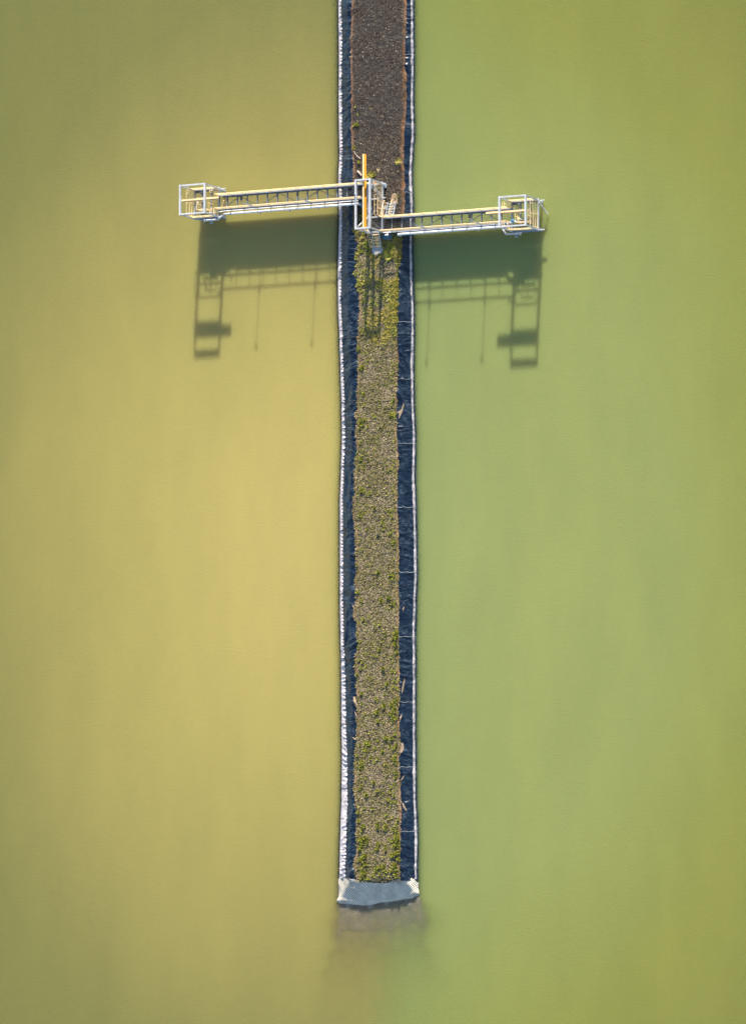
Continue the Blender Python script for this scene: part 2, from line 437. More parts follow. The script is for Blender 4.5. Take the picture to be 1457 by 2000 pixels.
# weld seams
for py in (-20, 105, 241, 374, 628, 740, 866, 991, 1118, 1244, 1372, 1499, 1625):
    mb = MB(); yy = P(800, py, .4).y; pts = []
    for k in range(22):
        e = XR(yy); d = -.05 + 1.95*k/21; x = e-d; y = yy + .03*math.sin(k*.9+py)
        pts.append((x, y, wz(x, y, 1)+.012))
    mb.tube(pts, .022, 5); mb.build('seam', M['seam_light'], LR)
for py in (-60, 60, 165, 290, 538, 660, 785, 909, 1036, 1106, 1160, 1287, 1414, 1472, 1540):
    mb = MB(); yy = P(680, py, .4).y; pts = []
    for k in range(22):
        e = XL(yy); d = -.05 + 2.3*k/21; x = e+d; y = yy + .03*math.sin(k*.8+py)
        pts.append((x, y, wz(x, y, -1)+.02 + (.05 if d < .6 else 0)))
    mb.tube(pts, .022, 5); mb.build('seam', M['seam_dark'], LL)
# tears that show tan sand under the liner
def sliver(pts_px, side, parent, seed):
    mb = MB(); L = []
    for px, py in pts_px:
        p = drape(px, py, .03); L.append((p.x, p.y, wz(p.x, p.y, side)+.05))
    cx = sum(p[0] for p in L)/len(L); cy = sum(p[1] for p in L)/len(L)
    n = len(L); mb.v = L + [(cx, cy, wz(cx, cy, side)+.09)] + [(p[0], p[1], p[2]-.12) for p in L]
    mb.f = [(i, (i+1)%n, n) for i in range(n)] + [(i, n+1+i, n+1+(i+1)%n, (i+1)%n) for i in range(n)]; mb.m = [0]*len(mb.f)
    return mb.build('sand_tear', M['sand'], parent)
for s_ in ([(790.5,1326),(791.5,1331),(789,1346),(786,1356),(785,1348),(787.5,1338)],
           [(783,1452),(787,1452),(789,1460),(787,1469),(783,1472),(781,1462)],
           [(791,1514),(789,1520),(784,1526),(784,1523),(788,1517)],
           [(785,1568),(789,1571),(792,1578),(795,1583),(793,1585),(788,1579)],
           [(789,786),(790,792),(786,804),(780,818),(776,806),(784,800),(786,792)],
           [(789.5,1184),(790,1188),(788,1194),(787,1190)],
           [(785,1395),(785,1402),(781,1412),(781,1402)]):
    sliver(s_, 1, LR, 0)
for s_ in ([(691,1361),(694,1362),(698,1376),(699,1385),(695,1380),(692,1371)],
           [(693,1390),(696,1394),(699,1402),(696,1401)],
           [(688,1182),(690,1182),(694,1192),(692,1192)],
           [(689,1440),(692,1441),(698,1446),(694,1446)]):
    sliver(s_, -1, LL, 0)

# ---------------------------------------------------------------- textured mat over the tip of the bank
MT = [(664,1716),(676,1717),(690,1718),(700,1720),(705,1724),(716,1724),(728,1725),(745,1726),(760,1725),(768,1720),(784,1716),(800,1714),(808,1717),(815,1724)]
YM = Curve([(lambda p: (p.x, p.y))(drape(x, y)) for x, y in MT])
mb = MB(); nx, ny = 90, 120
xa, xb = XL(YEND)-.05, XR(YEND)+.12
for j in range(nx+1):
    x = lerp(xa-.9, xb+.9, j/nx)
    yt = YM(x) + .05*N2(x*3, 1); yb = YEND-11.5
    for i in range(ny+1):
        t = (i/ny)**1.5; y = lerp(yt, yb, t)
        ft = sstep(-.28, .06, y-YF(x))
        hm = Hh(x, y) + .03 + ft*(.03 + .07*N2(x*.8, y*.8, 4) + .05*ridge(N2(x*1.3+y*.4, y*.6, 8)))
        if ft < .3: hm = min(hm, -.02 + .012*N2(x*2, y*2))            # the loose hem stands a little above the waterline
        hm += .10*ft*(1-sstep(.0, .5, y-YF(x)))
        mb.v.append((x, y, hm))
for j in range(nx):
    for i in range(ny):
        k = j*(ny+1)+i; mb.f.append((k, k+1, k+ny+2, k+ny+1)); mb.m.append(0)
mo = mb.build('erosion_mat', M['mat'], smooth=True)
tag(mo, 'pale cell textured erosion mat wrapped over the tip of the bank and running under water', 'mat')

# ---------------------------------------------------------------- soil top
def jag(y, s):
    a = N2(y*2.3, s); b = N2(y*6.5, s+4)
    return .10*a + .16*max(0, b)**1.0*sstep(-.2, .3, N2(y*.3, s+9)) 
def soil_edges(y):
    return EL(y) - jag(y, 3) - .22*max(0, N2(y*1.1, 61))*1.6, ER(y) + jag(y, 13)*.8
def soil_z(x, y):
    return Hh(x, y) + .10 + .055*N2(x*.8, y*.5, 2) + .04*N2(x*2.6, y*2.6, 6) + .03*N2(x*7, y*7, 1)
mb = MB(); st = .075; ya = YM(0)-.25; n = int((YTOP-ya)/st); nc = 70; nor = []; edg = []
YB = P(730, 470, .9).y
for i in range(n+1):
    y = ya + i*st; a, b = soil_edges(y)
    for j in range(nc+1):
        t = j/nc; x = lerp(a, b, t); de = min(x-a, b-x)
        z = soil_z(x, y); h = Hh(x, y)
        z = lerp(h-.06, z, sstep(-.02, .22, de))
        if y < YM(x)+.2: z = min(z, Hh(x, y) + lerp(-.08, .12, sstep(YM(x)-.15, YM(x)+.2, y)))
        mb.v.append((x, y, z))
        nor.append(sstep(YB-2.5, YB+2.5, y + 2.2*N2(x*.6, y*.3, 12)))
        edg.append(1-sstep(.02, .50+.3*N2(y*.6, 77), de))
for i in range(n):
    for j in range(nc):
        k = i*(nc+1)+j; mb.f.append((k, k+1, k+nc+2, k+nc+1)); mb.m.append(0)
so_ = mb.build('soil_track', M['soil'], smooth=True); attr(so_, 'north', nor); attr(so_, 'edge', edg)
tag(so_, kind='structure')

# ---------------------------------------------------------------- steelwork
ZD, ZR, ZT = 1.65, 2.62, 4.42            # deck, handrail top, frame top
GB = .86                                  # underside of the girders
def level(d):                             # the right-hand walkway lies a little lower
    global ZD, ZR, GB
    ZD, ZR, GB = 1.65+d, 2.62+d, .86+d
LOW = -.27
def rail(name, pts, parent, closed_ends=True, post_step=1.5, r=.036, label=None, toe=True):
    z0, top = ZD, ZR
    mb = MB(); mid = (z0+top)/2 + .03
    P3 = [Vector((p[0], p[1], p[2] if len(p) > 2 else 0)) for p in pts]
    for z in (top, mid):
        off = z-z0
        mb.tube([(p.x, p.y, z0+p.z+off) for p in P3], r, 6)
    for a, b in zip(P3, P3[1:]):
        L = (b-a).length; k = max(1, round(L/post_step))
        for i in range(k+1):
            q = a.lerp(b, i/k)
            mb.tube([(q.x, q.y, z0+q.z-.05), (q.x, q.y, z0+q.z+(top-z0))], r*.9, 6)
        if toe: mb.beam((a.x, a.y, z0+a.z+.10), (b.x, b.y, z0+b.z+.10), .016, .15)
    o = mb.build(name, M['yellow'], parent)
    if label: o['label'] = label
    return o
def grating(x0, x1, y0, y1, z, parent, holes=()):
    mb = MB(); x = x0
    while x < x1:
        segs = [(y0, y1)]
        for hx0, hx1, hy0, hy1 in holes:
            if hx0 < x < hx1: segs = [(y0, hy0), (hy1, y1)]
        for a, b in segs: mb.box(x, x+.007, a, b, z-.025, z)
        x += .10
    y = y0
    while y < y1:
        segs = [(x0, x1)]
        for hx0, hx1, hy0, hy1 in holes:
            if hy0 < y < hy1: segs = [(x0, hx0), (hx1, x1)]
        for a, b in segs: mb.box(a, b, y, y+.007, z-.012, z-.002)
        y += .20
    return mb.build('grating', M['grate'], parent)

def bridge(x0, x1, yN, yS, label, bars, peak0):
    th = thing('footbridge', ((x0+x1)/2, (yN+yS)/2, GB), label, 'footbridge', 'steel footbridges over the ponds')
    for y in (yN, yS):
        mb = MB(); mb.box(x0, x1, y-.012, y+.012, GB+.04, ZD-.03); mb.box(x0, x1, y-.11, y+.11, GB, GB+.035); mb.box(x0, x1, y-.11, y+.11, ZD-.035, ZD)
        xx = x0+.6
        while xx < x1: mb.box(xx-.01, xx+.01, y-.09, y+.09, GB+.037, ZD-.037); xx += 1.08
        mb.build('girder', M['girder'], th)
    for bx in bars:
        if x0+.1 < bx < x1-.1:
            mb = MB(); mb.ibeam((bx, yS+.115, ZD-.15), (bx, yN-.115, ZD-.15), .09, .16, .02); mb.build('crossbeam', M['steel_dim'], th)
    for i in range(0, len(bars)-2):
        if i % 2 == peak0 % 2:
            k = (i-peak0)//2
            a, b = bars[i], bars[i+2]
            ya_, yb_ = (yN-.15, yS+.15) if k % 2 == 0 else (yS+.15, yN-.15)
            a = max(a, x0+.1); b = min(b, x1-.1)
            mb = MB(); mb.beam((a, ya_, GB+.18), (b, yb_, GB+.18), .06, .06); mb.build('brace', M['steel_dim'], th)
    grating(x0+.02, x1-.02, yS+.115, yN-.115, ZD+.003, th)
    rail('handrail', [(x0, yN), (x1, yN)], th, r=.042); rail('handrail', [(x0, yS), (x1, yS)], th, r=.042)
    return th

def pxX(px, py, z): return P(px, py, z).x
def pxY(px, py, z): return P(px, py, z).y

# left tower reference (frame axis-aligned)
ZTL, ZTR = 4.66, 4.38
def ring(px_w, px_e, py_n, py_s, ZT=ZT):         # outer centre lines at the frame top
    cx, cy = (px_w+px_e)/2, (py_n+py_s)/2
    c = P(cx, cy, ZT)
    return P(px_w, cy, ZT).x, P(px_e, cy, ZT).x, P(cx, py_n, ZT).y, P(cx, py_s, ZT).y
LT = ring(351, 399, 359.7, 415.8, ZTL)
RTw = ring(974.7, 1025.7, 382.2, 440.2, ZTR)
CT = ring(694, 721.7, 349.8, 444.5)

yN_L = pxY(500, 371.8, ZR); yS_L = pxY(500, 399.2, ZR)
level(LOW); yN_R = pxY(880, 411.5, ZR); yS_R = pxY(880, 438.8, ZR); level(0)
barsL = [P(423.5+19.52*k, 388, ZD).x for k in range(0, 16)]
barsR = [P(764.5+19.45*k, 425, ZD+LOW).x for k in range(0, 13)]
BL = bridge(LT[1]+.08, CT[0]-.09, yN_L, yS_L, 'long steel footbridge with cream handrails over the yellower water on the left', barsL, 2)
level(LOW)
BR = bridge(CT[1]+.09, RTw[0]-.08, yN_R, yS_R, 'long steel footbridge with cream handrails over the greener water on the right', barsR, 1)
level(0)

def lifting_frame(rg, label, mono, ztop=ZT, group='lifting frames above the platforms', w=.17, knees=()):
    x0, x1, yn, ys = rg
    th = thing('lifting_frame', ((x0+x1)/2, (yn+ys)/2, ZD), label, 'hoist frame', group)
    for x in (x0, x1):
        for y in (yn, ys):
            mb = MB(); mb.box(x-w/2+.01, x+w/2-.01, y-w/2+.01, y+w/2-.01, ZD+.002, ztop-w-.001)
            mb.box(x-w/2-.05, x+w/2+.05, y-w/2-.05, y+w/2+.05, ZD+.004, ZD+.024)
            mb.build('post', M['steel'], th)
    for x in (x0, x1):
        mb = MB(); mb.box(x-w/2, x+w/2, ys-w/2, yn+w/2, ztop-w*1.35, ztop); mb.build('top_beam', M['steel'], th)
    for y in (yn, ys):
        mb = MB(); mb.box(x0+w/2+.002, x1-w/2-.002, y-w*.42, y+w*.42, ztop-w*1.5, ztop-.012); mb.build('top_beam', M['steel'], th)
    for a, b in knees:
        mb = MB(); mb.beam(a, b, .10, .10); mb.build('knee_brace', M['steel'], th)
    a, b, mm = mono
    a = Vector(a); b = Vector(b); mb = MB(); mb.beam(a, b, .05, .28); mb.beam(a-Vector((0,0,.15)), b-Vector((0,0,.15)), .30, .03); o = mb.build('hoist_beam', mm, th)
    mb = MB(); mb.beam(a+Vector((0,0,.168)), b+Vector((0,0,.168)), .15, .016); mb.build('top_flange', M['yellow'], o)  # cream even on the orange beam, painting in its overexposed sunlit top
    # trolley running on the beam
    return th
zb = ZT-.40; zbL = ZTL-.40; zbR = ZTR-.40
ymL = pxY(375, 389.2, zbL+.15); ymR = pxY(990, 412.4, zbR+.15)
FL = lifting_frame(LT, 'white steel lifting frame with cream hoist beam at the far end of the left footbridge',
    ((LT[0]+.0, ymL, zbL), (pxX(425.5, 385, zbL), ymL, zbL), M['yellow']), ztop=ZTL)
level(LOW)
FR = lifting_frame(RTw, 'white steel lifting frame with cream hoist beam at the far end of the right footbridge',
    ((pxX(950, 415.5, zbR), ymR, zbR), (RTw[1], ymR, zbR), M['yellow']), ztop=ZTR)
xm = pxX(711, 400, zb)
level(0)
FC = lifting_frame(CT, 'tall narrow white lifting frame with long orange hoist beam over the bank',
    ((xm, CT[3], zb), (xm, pxY(711, 300, zb), zb), M['orange']),
    knees=(((CT[0], CT[3]+.1, ZT-.3), (CT[0], CT[3]+1.45, ZD+.05)), ((CT[1], CT[2]-.1, ZT-.3), (CT[1], CT[2]-1.5, ZD+.05))))

def leg(th, x, y, zlo, r=.13):
    mb = MB(); mb.tube([(x, y, zlo), (x, y, ZD-.28)], r, 12); mb.box(x-.2, x+.2, y-.2, y+.2, ZD-.28, ZD-.25)
    mb.build('leg', M['steel_dim'], th)

def end_platform(rg, out, yN, yS, label):
    """out=-1: outer side is west, the bridge arrives from the east; out=+1 the other way round."""
    x0, x1, yn, ys = rg
    th = thing('end_platform', ((x0+x1)/2, (yn+ys)/2, GB), label, 'platform', 'end platforms of the footbridges')
    hx0, hx1 = ((x0+x1)/2 - .55, (x0+x1)/2 + .75); hy0, hy1 = (yn+ys)/2 - .75, (yn+ys)/2 + .40
    e = .07
    for x in (x0, x1):
        mb = MB(); mb.box(x-e, x+e, ys-e, yn+e, ZD-.25, ZD); mb.build('edge_beam', M['steel'] if (x > (x0+x1)/2) == (out > 0) else M['steel_dim'], th)
    for y in (yn, ys):
        mb = MB(); mb.box(x0+e+.002, x1-e-.002, y-e+.004, y+e-.004, ZD-.25, ZD-.004); mb.box(x0+.03, x1-.03, y-.012, y+.012, GB-.05, ZD-.252); mb.box(x0+.03, x1-.03, y-.08, y+.08, GB-.09, GB-.052); mb.build('edge_beam', M['girder'], th)
    for x in (x0+(x1-x0)*.33, x0+(x1-x0)*.7):
        mb = MB(); mb.box(x-.07, x+.07, ys+e, yn-e, ZD-.22, ZD-.05); mb.build('crossbeam', M['steel_dim'], th)
    grating(x0+e, x1-e, ys+e, yn-e, ZD+.003, th, holes=((hx0, hx1, hy0, hy1),))
    for x in (x0+.12, x1-.12):
        for y in (yn-.1, ys+.1): leg(th, x, y, -2.5)
    # lower ties that stick out past the deck, bracing the legs
    for y in (yn, ys):
        mb = MB(); xo = x1 if True else x0
        mb.box(x1+e, x1+.55, y-.05, y+.05, ZD-.5, ZD-.38); mb.build('tie_bar', M['steel'], th)
    if out > 0:
        mb = MB(); mb.beam((x1+.1, yn-.25, ZD-.15), (x1+.55, yn-1.25, .1), .09, .09); mb.build('brace', M['steel'], th)
    # guard rails
    rail('handrail', [(x0+.12, yn-.02), (x1-.12, yn-.02)], th)
    rail('handrail', [(x0+.12, ys+.02), (x1-.12, ys+.02)], th)
    xo = x0 if out < 0 else x1
    xi = x1 if out < 0 else x0
    # outer side with rounded double hoop
    rail('handrail', [(xo, ys+.15), (xo, yn-.15)], th, r=.03)
    mb = MB()
    for yy0, yy1 in ((ys+.12, yn-.12),):
        xr = xo - .10
        mb.tube([(xr, yy0+.1, ZR+.02), (xr-.05, yy0, ZR+.02), (xr-.2, yy0, ZR+.02), (xr-.25, yy0+.1, ZR+.02), (xr-.25, yy1-.1, ZR+.02), (xr-.2, yy1, ZR+.02), (xr-.05, yy1, ZR+.02), (xr, yy1-.1, ZR+.02), (xr, yy0+.1, ZR+.02)], .022, 6)
        for f in (.12, .5, .88):
            y = lerp(yy0, yy1, f); mb.tube([(xr-.25, y, ZR+.02), (xo, y, ZR-.05)], .02, 5)
    mb.build('ladder_hoop', M['yellow'], th)
    # inner side: short returns beside the opening to the bridge
    rail('handrail', [(xi, yn-.15), (xi, yN+.02)], th, post_step=.6)
    rail('handrail', [(xi, yS-.02), (xi, ys+.15)], th, post_step=.6)
    for yy in (yn-.35, ys+.45):
        mb = MB(); s_ = -1 if out > 0 else 1; xq = xi - .25 if out < 0 else xi-.35
        mb.tube([(xq, yy-.2, ZR), (xq-.18, yy-.2, ZR), (xq-.24, yy, ZR), (xq-.18, yy+.22, ZR), (xq, yy+.22, ZR), (xq+.05, yy, ZR), (xq, yy-.2, ZR)], .022, 6)
        mb.tube([(xq-.24, yy, ZR), (xi, yy, ZR)], .02, 5)
        mb.build('gate', M['yellow'], th)
    # guard round the open hatch
    g = rail('hatch_guard', [(hx0, hy0), (hx1, hy0), (hx1, hy1), (hx0, hy1), (hx0, hy0)], th, post_step=.7, r=.03, toe=True)
    return th, (hx0, hx1, hy0, hy1)
PL, hL = end_platform(LT, -1, yN_L, yS_L, 'square grated steel platform standing in the water at the left end')
level(LOW)
PR, hR = end_platform(RTw, 1, yN_R, yS_R, 'square grated steel platform at the right end, carrying a blue valve')

level(0)
# ---- central platform
x0, x1, yn, ys = CT
PC = thing('central_platform', ((x0+x1)/2, (yn+ys)/2, ZC), 'long narrow grated platform on the bank joining the two footbridges', 'platform')
for x in (x0, x1):
    mb = MB(); mb.box(x-.07, x+.07, ys-.07, yn+.07, ZD-.3, ZD); mb.build('edge_beam', M['steel'], PC)
for f in (0, .315, .69, 1):
    y = lerp(ys, yn, f); mb = MB(); mb.box(x0+.073, x1-.073, y-.08, y+.08, ZD-.26, ZD-.045); mb.build('crossbeam', M['steel'], PC)
grating(x0+.07, x1-.07, ys+.09, yn-.09, ZD+.003, PC)
for a, b in (((x0+.1, yn-.2), (x1-.1, lerp(ys, yn, .72))), ((x0+.1, lerp(ys, yn, .33)), (x1-.1, lerp(ys, yn, .66))), ((x0+.1, lerp(ys, yn, .28)), (x1-.1, ys+.15))):
    mb = MB(); mb.beam((*a, ZD-.34), (*b, ZD-.34), .06, .06); mb.build('brace', M['steel'], PC)
for x in (x0, x1):
    for f in (.03, .5, .97):
        mb = MB(); y = lerp(ys, yn, f); mb.box(x-.09, x+.09, y-.09, y+.09, .3, ZD-.303); mb.box(x-.22, x+.22, y-.22, y+.22, .3, Hh(x, y)+.22)
        mb.build('leg', M['steel_dim'], PC)
for y in (yn, lerp(ys, yn, .70)):
    mb = MB(); mb.box(x1+.073, x1+.33, y-.05, y+.05, ZD-.22, ZD-.1); mb.build('tie_bar', M['steel'], PC)
rail('handrail', [(x0+.12, yn), (x1-.12, yn)], PC, post_step=.6)
rail('handrail', [(x0, yS_L-.05), (x0, ys+.15)], PC, post_step=1.1)
rail('handrail', [(x1, yn-.12), (x1, yn-.95)], PC, post_step=.5)
rail('handrail', [(x1, yn-1.15), (x1, yN_R+.12)], PC, post_step=.8)
for (ya_, yb_) in ((yn-.15, yn-.9), (yn-1.2, yN_R+.1)):
    mb = MB(); xr = x1-.06
    mb.tube([(xr, ya_, ZR), (xr-.22, ya_-.05, ZR), (xr-.27, ya_-.15, ZR), (xr-.27, yb_+.15, ZR), (xr-.22, yb_, ZR), (xr, yb_, ZR)], .024, 6)
    k = 3
    for i in range(k): y = lerp(ya_-.1, yb_+.1, (i+.5)/k); mb.tube([(xr-.27, y, ZR), (x1, y, ZR-.02)], .02, 5)
    mb.build('ladder_hoop', M['yellow'], PC)

# red safety chain on the north end
a = P(724.5, 354, ZR-.1); b = P(735, 356, ZR-.1)
mb = MB()
for k in range(14):
    t0, t1 = k/14, (k+1.25)/14
    q0 = a.lerp(b, t0); q1 = a.lerp(b, t1)
    s0 = .20*math.sin(math.pi*t0); s1 = .2*math.sin(math.pi*min(1, t1))
    mb.tube([(q0.x, q0.y + .06*(-1)**k, q0.z-s0), (q1.x, q1.y - .06*(-1)**k, q1.z-s1)], .03, 6)
tag(mb.build('safety_chain', M['red']), 'red safety chain hanging at the north end of the central platform', 'chain')

# ---- staircases
def stairs(x0, x1, ytop, dirn, label, ntr=5, run=1.35, mirror=False):
    zb_ = Hh((x0+x1)/2, ytop+dirn*run)+.16
    th = thing('staircase', ((x0+x1)/2, ytop+dirn*run, zb_), label, 'staircase', 'steel stairs from the walkway to the bank')
    for x in (x0, x1):
        mb = MB(); mb.beam((x, ytop+dirn*.02, ZD-.12), (x, ytop+dirn*run, zb_-.02), .06, .24); mb.build('stringer', M['steel'], th)
    for k in range(ntr):
        f = (k+.55)/ntr; y = ytop+dirn*run*f; z = lerp(ZD, zb_, f)-.02
        mb = MB(); mb.box(x0+.032, x1-.032, y-.06, y+.06, z-.03, z)
        mb.box(x0+.032, x1-.032, y+(.06 if dirn > 0 else -.08), y+(.08 if dirn > 0 else -.06), z-.034, z+.004)
        mb.build('tread', M['steel_dim'] if dirn > 0 else M['yellow'], th)
    for x in (x0, x1):
        mb = MB()
        for hgt in (.95, .5):
            pts = [(x, ytop, ZD+hgt), (x, ytop+dirn*run*.98, zb_+hgt)]
            mb.tube(pts, .026, 6)
        mb.tube([(x, ytop+dirn*run*.98, zb_+.95), (x, ytop+dirn*(run*.98+.14), zb_+.86), (x, ytop+dirn*(run*.98+.14), zb_+.6), (x, ytop+dirn*run*.98, zb_+.5)], .026, 6)
        for f in (.05, .5, .95):
            y = ytop+dirn*run*f; z = lerp(ZD, zb_, f); mb.tube([(x, y, z-.05), (x, y, z+.95)], .024, 6)
        mb.build('handrail', M['yellow'], th)
    return th
sx0 = pxX(725, 453, ZD); sx1 = pxX(739.2, 453, ZD)
stairs(sx0, sx1, ys-.08, -1, 'steel stairs from the central platform down to a grey concrete pad')
ex0 = pxX(752, 417, ZD); ex1 = pxX(767, 417, ZD)
stairs(ex0, ex1, yN_R+.12, 1, 'steel stairs beside the central platform leading down to a sandy patch', ntr=5, run=1.4)

# concrete pad and sandy patch
def slab(name, px_pts, mat, th_, label, cat, dz=.12, kind=None):
    L = [drape(x, y, dz) for x, y in px_pts]; n = len(L); mb = MB()
    zt = max(soil_z(p.x, p.y) for p in L)+th_
    mb.v = [(p.x, p.y, zt + .01*N2(p.x*3, p.y*3)) for p in L] + [(p.x, p.y, zt-.3) for p in L]
    mb.f = [tuple(range(n))[::-1]] + [(i, (i+1)%n, n+(i+1)%n, n+i) for i in range(n)]; mb.m = [0]*len(mb.f)
    return tag(mb.build(name, mat), label, cat, kind=kind)
slab('concrete_pad', [(727,481),(738,480),(747,482),(748.5,488),(746,495),(741,494),(736,497.5),(730,497),(727.5,492)], M['conc'], .06,
     'rough grey concrete pad at the foot of the stairs', 'concrete pad')
slab('sand_patch', [(763,397),(764,388),(766,378),(771,376),(776,379),(777,387),(777,396),(775,399),(772,394),(768,396)], M['sand'], .012,
     'bare sandy ground', 'sand', kind='structure')
# ---- pipes
def pipe_run(name, pts, r, label, mat=None, bracket_x=(), yb=0, zb_=0, collars=()):
    th = thing(name, pts[0], label, 'pipe')
    mb = MB(); mb.tube(pts, r, 12); mb.build('pipe_tube', mat or M['pipe'], th, smooth=False)
    for x in bracket_x:
        mb = MB(); mb.box(x-.03, x+.03, yb-r-.12, yb+r+.25, zb_-r-.07, zb_-r-.01); mb.box(x-.025, x+.025, yb+r+.16, yb+r+.21, ZD-.4, zb_-r-.072); mb.box(x-.03, x+.03, yb-r-.12, yb-r-.07, zb_-r-.01, zb_+r*.6)
        mb.build('bracket', M['steel_dim'], th)
    for x in collars:
        mb = MB(); mb.tube([(x-.035, yb, zb_), (x+.035, yb, zb_)], r+.035, 12); mb.build('flange', M['steel'], th)
    return th
ZP = ZD+.08
def fy(y): return y
# left: fat pipe and thin pipe south of the left bridge
yfL = pxY(570, 406.8, ZP+.12); ytL = pxY(570, 401.2, ZD+.1)
xa = pxX(450, 414.5, ZP); xb = pxX(700, 396, ZP); xt = LT[1]
pipe_run('fat_pipe', [(xa, yfL, ZP), (xb-.3, yfL, ZP), (xb-.1, yfL+.02, ZP-.05), (xb, yfL+.02, ZP-.25), (xb, yfL+.02, .6)], .115, 'thick white pipe hung along the outer side of the left footbridge',
         bracket_x=[P(508+57*k, 405, ZP).x for k in range(4)], yb=yfL, zb_=ZP, collars=[P(508+57*k+14, 405, ZP).x for k in range(0, 4)]+[xa+.05])
ys_ = LT[3]
pipe_run('bent_pipe', [(xa-.05, yfL, ZP-.02), (P(438, 414, ZP).x, yfL, ZP-.02), (P(425, 424, ZP).x, ys_-.30, ZP-.02), (P(399, 427, ZP).x, ys_-.30, ZP-.02)], .10, 'bent white pipe skirting the corner of the left end platform', mat=M['steel'])
pipe_run('thin_pipe', [(P(398, 411, ZD).x, ytL-.02, ZD+.1), (P(424, 409, ZD).x, ytL-.06, ZD+.1), (P(440, 410, ZD).x, ytL, ZD+.1), (xb, ytL, ZD+.1)], .045, 'thin pale conduit running beside the handrail of the left footbridge')
# right
level(LOW); ZP = ZD+.08
yfR = pxY(880, 449.2, ZP+.12); ytR = pxY(880, 444.2, ZD+.1)
xa2 = pxX(776, 455, ZP); xb2 = pxX(979, 445, ZP)
pipe_run('fat_pipe', [(xa2, yfR, .6), (xa2, yfR, ZP-.25), (xa2+.1, yfR, ZP-.05), (xa2+.3, yfR, ZP), (xb2, yfR, ZP)], .115, 'thick white pipe hung along the outer side of the right footbridge',
         bracket_x=[P(845+30*k, 450, ZP).x for k in range(5)], yb=yfR, zb_=ZP, collars=[P(787+48*k, 450, ZP).x for k in range(4)])
ysr = RTw[3]
pipe_run('bent_pipe', [(xb2, yfR, ZP-.02), (P(988, 453.5, ZP).x, ysr-.28, ZP-.02), (P(1018, 451.5, ZP).x, ysr-.28, ZP-.02)], .10, 'bent white pipe skirting the corner of the right end platform', mat=M['steel'])
pipe_run('thin_pipe', [(P(752, 453, ZD).x, ytR, ZD+.1), (P(985, 438, ZD).x, ytR, ZD+.1)], .045, 'thin pale conduit running beside the handrail of the right footbridge')
level(0)
for nm, rg, bx, by, lab in (('level_gauge', LT, 412.5, 431.5, 'small pale bracket plate with two dark holes under the left end platform'), ('level_gauge', RTw, 1008.5, 458, 'small pale bracket plate with two dark holes under the right end platform')):
    level(LOW if bx > 728 else 0); c = P(bx, by, ZD-.35); th = thing(nm, (c.x, c.y, c.z), lab, 'bracket')
    mb = MB(); mb.box(c.x-.16, c.x+.16, c.y-.26, c.y+.34, c.z-.05, c.z); mb.build('plate', M['steel'], th)
    for dy in (-.1, .1):
        mb = MB(); mb.tube([(c.x, c.y+dy, c.z+.003), (c.x, c.y+dy, c.z+.02)], .055, 10); mb.build('socket', M['dark'], th)
for (bx, by, lab) in ((398, 433, 'tiny white ball lamp beside the left end platform'), (1016.5, 458, 'tiny white ball lamp beside the right end platform')):
    level(LOW if bx > 728 else 0); c = P(bx, by, ZD-.3); th = thing('ball_lamp', (c.x, c.y, c.z), lab, 'lamp')
    mb = MB(); n = 8
    for i in range(5):
        pass
    prof = [(0.001, -.07), (.05, -.05), (.07, 0), (.05, .05), (.001, .07)]
    vs = [(c.x+r*math.cos(2*math.pi*k/n), c.y+r*math.sin(2*math.pi*k/n), c.z+z) for r, z in prof for k in range(n)]
    mb.add(vs, [(i*n+k, i*n+(k+1)%n, (i+1)*n+(k+1)%n, (i+1)*n+k) for i in range(4) for k in range(n)])
    mb.build('globe', M['pipe'], th, smooth=True)
    mb = MB(); mb.tube([(c.x, c.y, c.z-.06), (c.x, c.y+.45, c.z-.06)], .015, 5); mb.build('arm', M['steel'], th)

level(LOW)
# blue valve with swan-neck pipe on the right platform
c = P(1002, 431, ZD+.5)
th = thing('valve', (c.x, c.y, ZD), 'blue valve with curved white pipe on the right end platform', 'valve')
mb = MB(); mb.tube([(c.x-.16, c.y-.02, c.z), (c.x+.16, c.y+.02, c.z)], .16, 10); mb.tube([(c.x, c.y, c.z-.45), (c.x, c.y, c.z+.3)], .07, 8); mb.build('valve_body', M['teal'], th)
mb = MB(); ring_ = [(c.x+.16*math.cos(a), c.y+.16*math.sin(a), c.z+.32) for a in [i*math.pi/6 for i in range(13)]]; mb.tube(ring_, .018, 5); mb.tube([ring_[0], ring_[6]], .015, 5); mb.build('handwheel', M['teal'], th)
q = [P(x, y, ZD+.5) for x, y in ((990, 436), (998, 434), (1005, 432), (1010, 432), (1013, 429), (1013, 426))]
mb = MB(); mb.tube(q, .075, 10); mb.tube([q[-1], (q[-1].x, q[-1].y, 0.2)], .075, 10); mb.build('swan_neck_pipe', M['pipe'], th)
mb = MB(); mb.tube([q[-1]+Vector((0,0,.0)), q[-1]+Vector((0,0,.12))], .14, 10); mb.build('flange', M['yellow'], th)
c = P(989.5, 444.5, ZD+.8); th = thing('push_button', (c.x, c.y, ZD), 'red stop button on a small stand at the corner of the right end platform', 'button')
mb = MB(); mb.box(c.x-.03, c.x+.03, c.y-.03, c.y+.03, ZD+.004, c.z-.05); mb.build('stand', M['steel'], th)
mb = MB(); mb.tube([(c.x, c.y, c.z-.05), (c.x, c.y, c.z+.03)], .08, 10); mb.build('button_head', M['red'], th)
level(0)
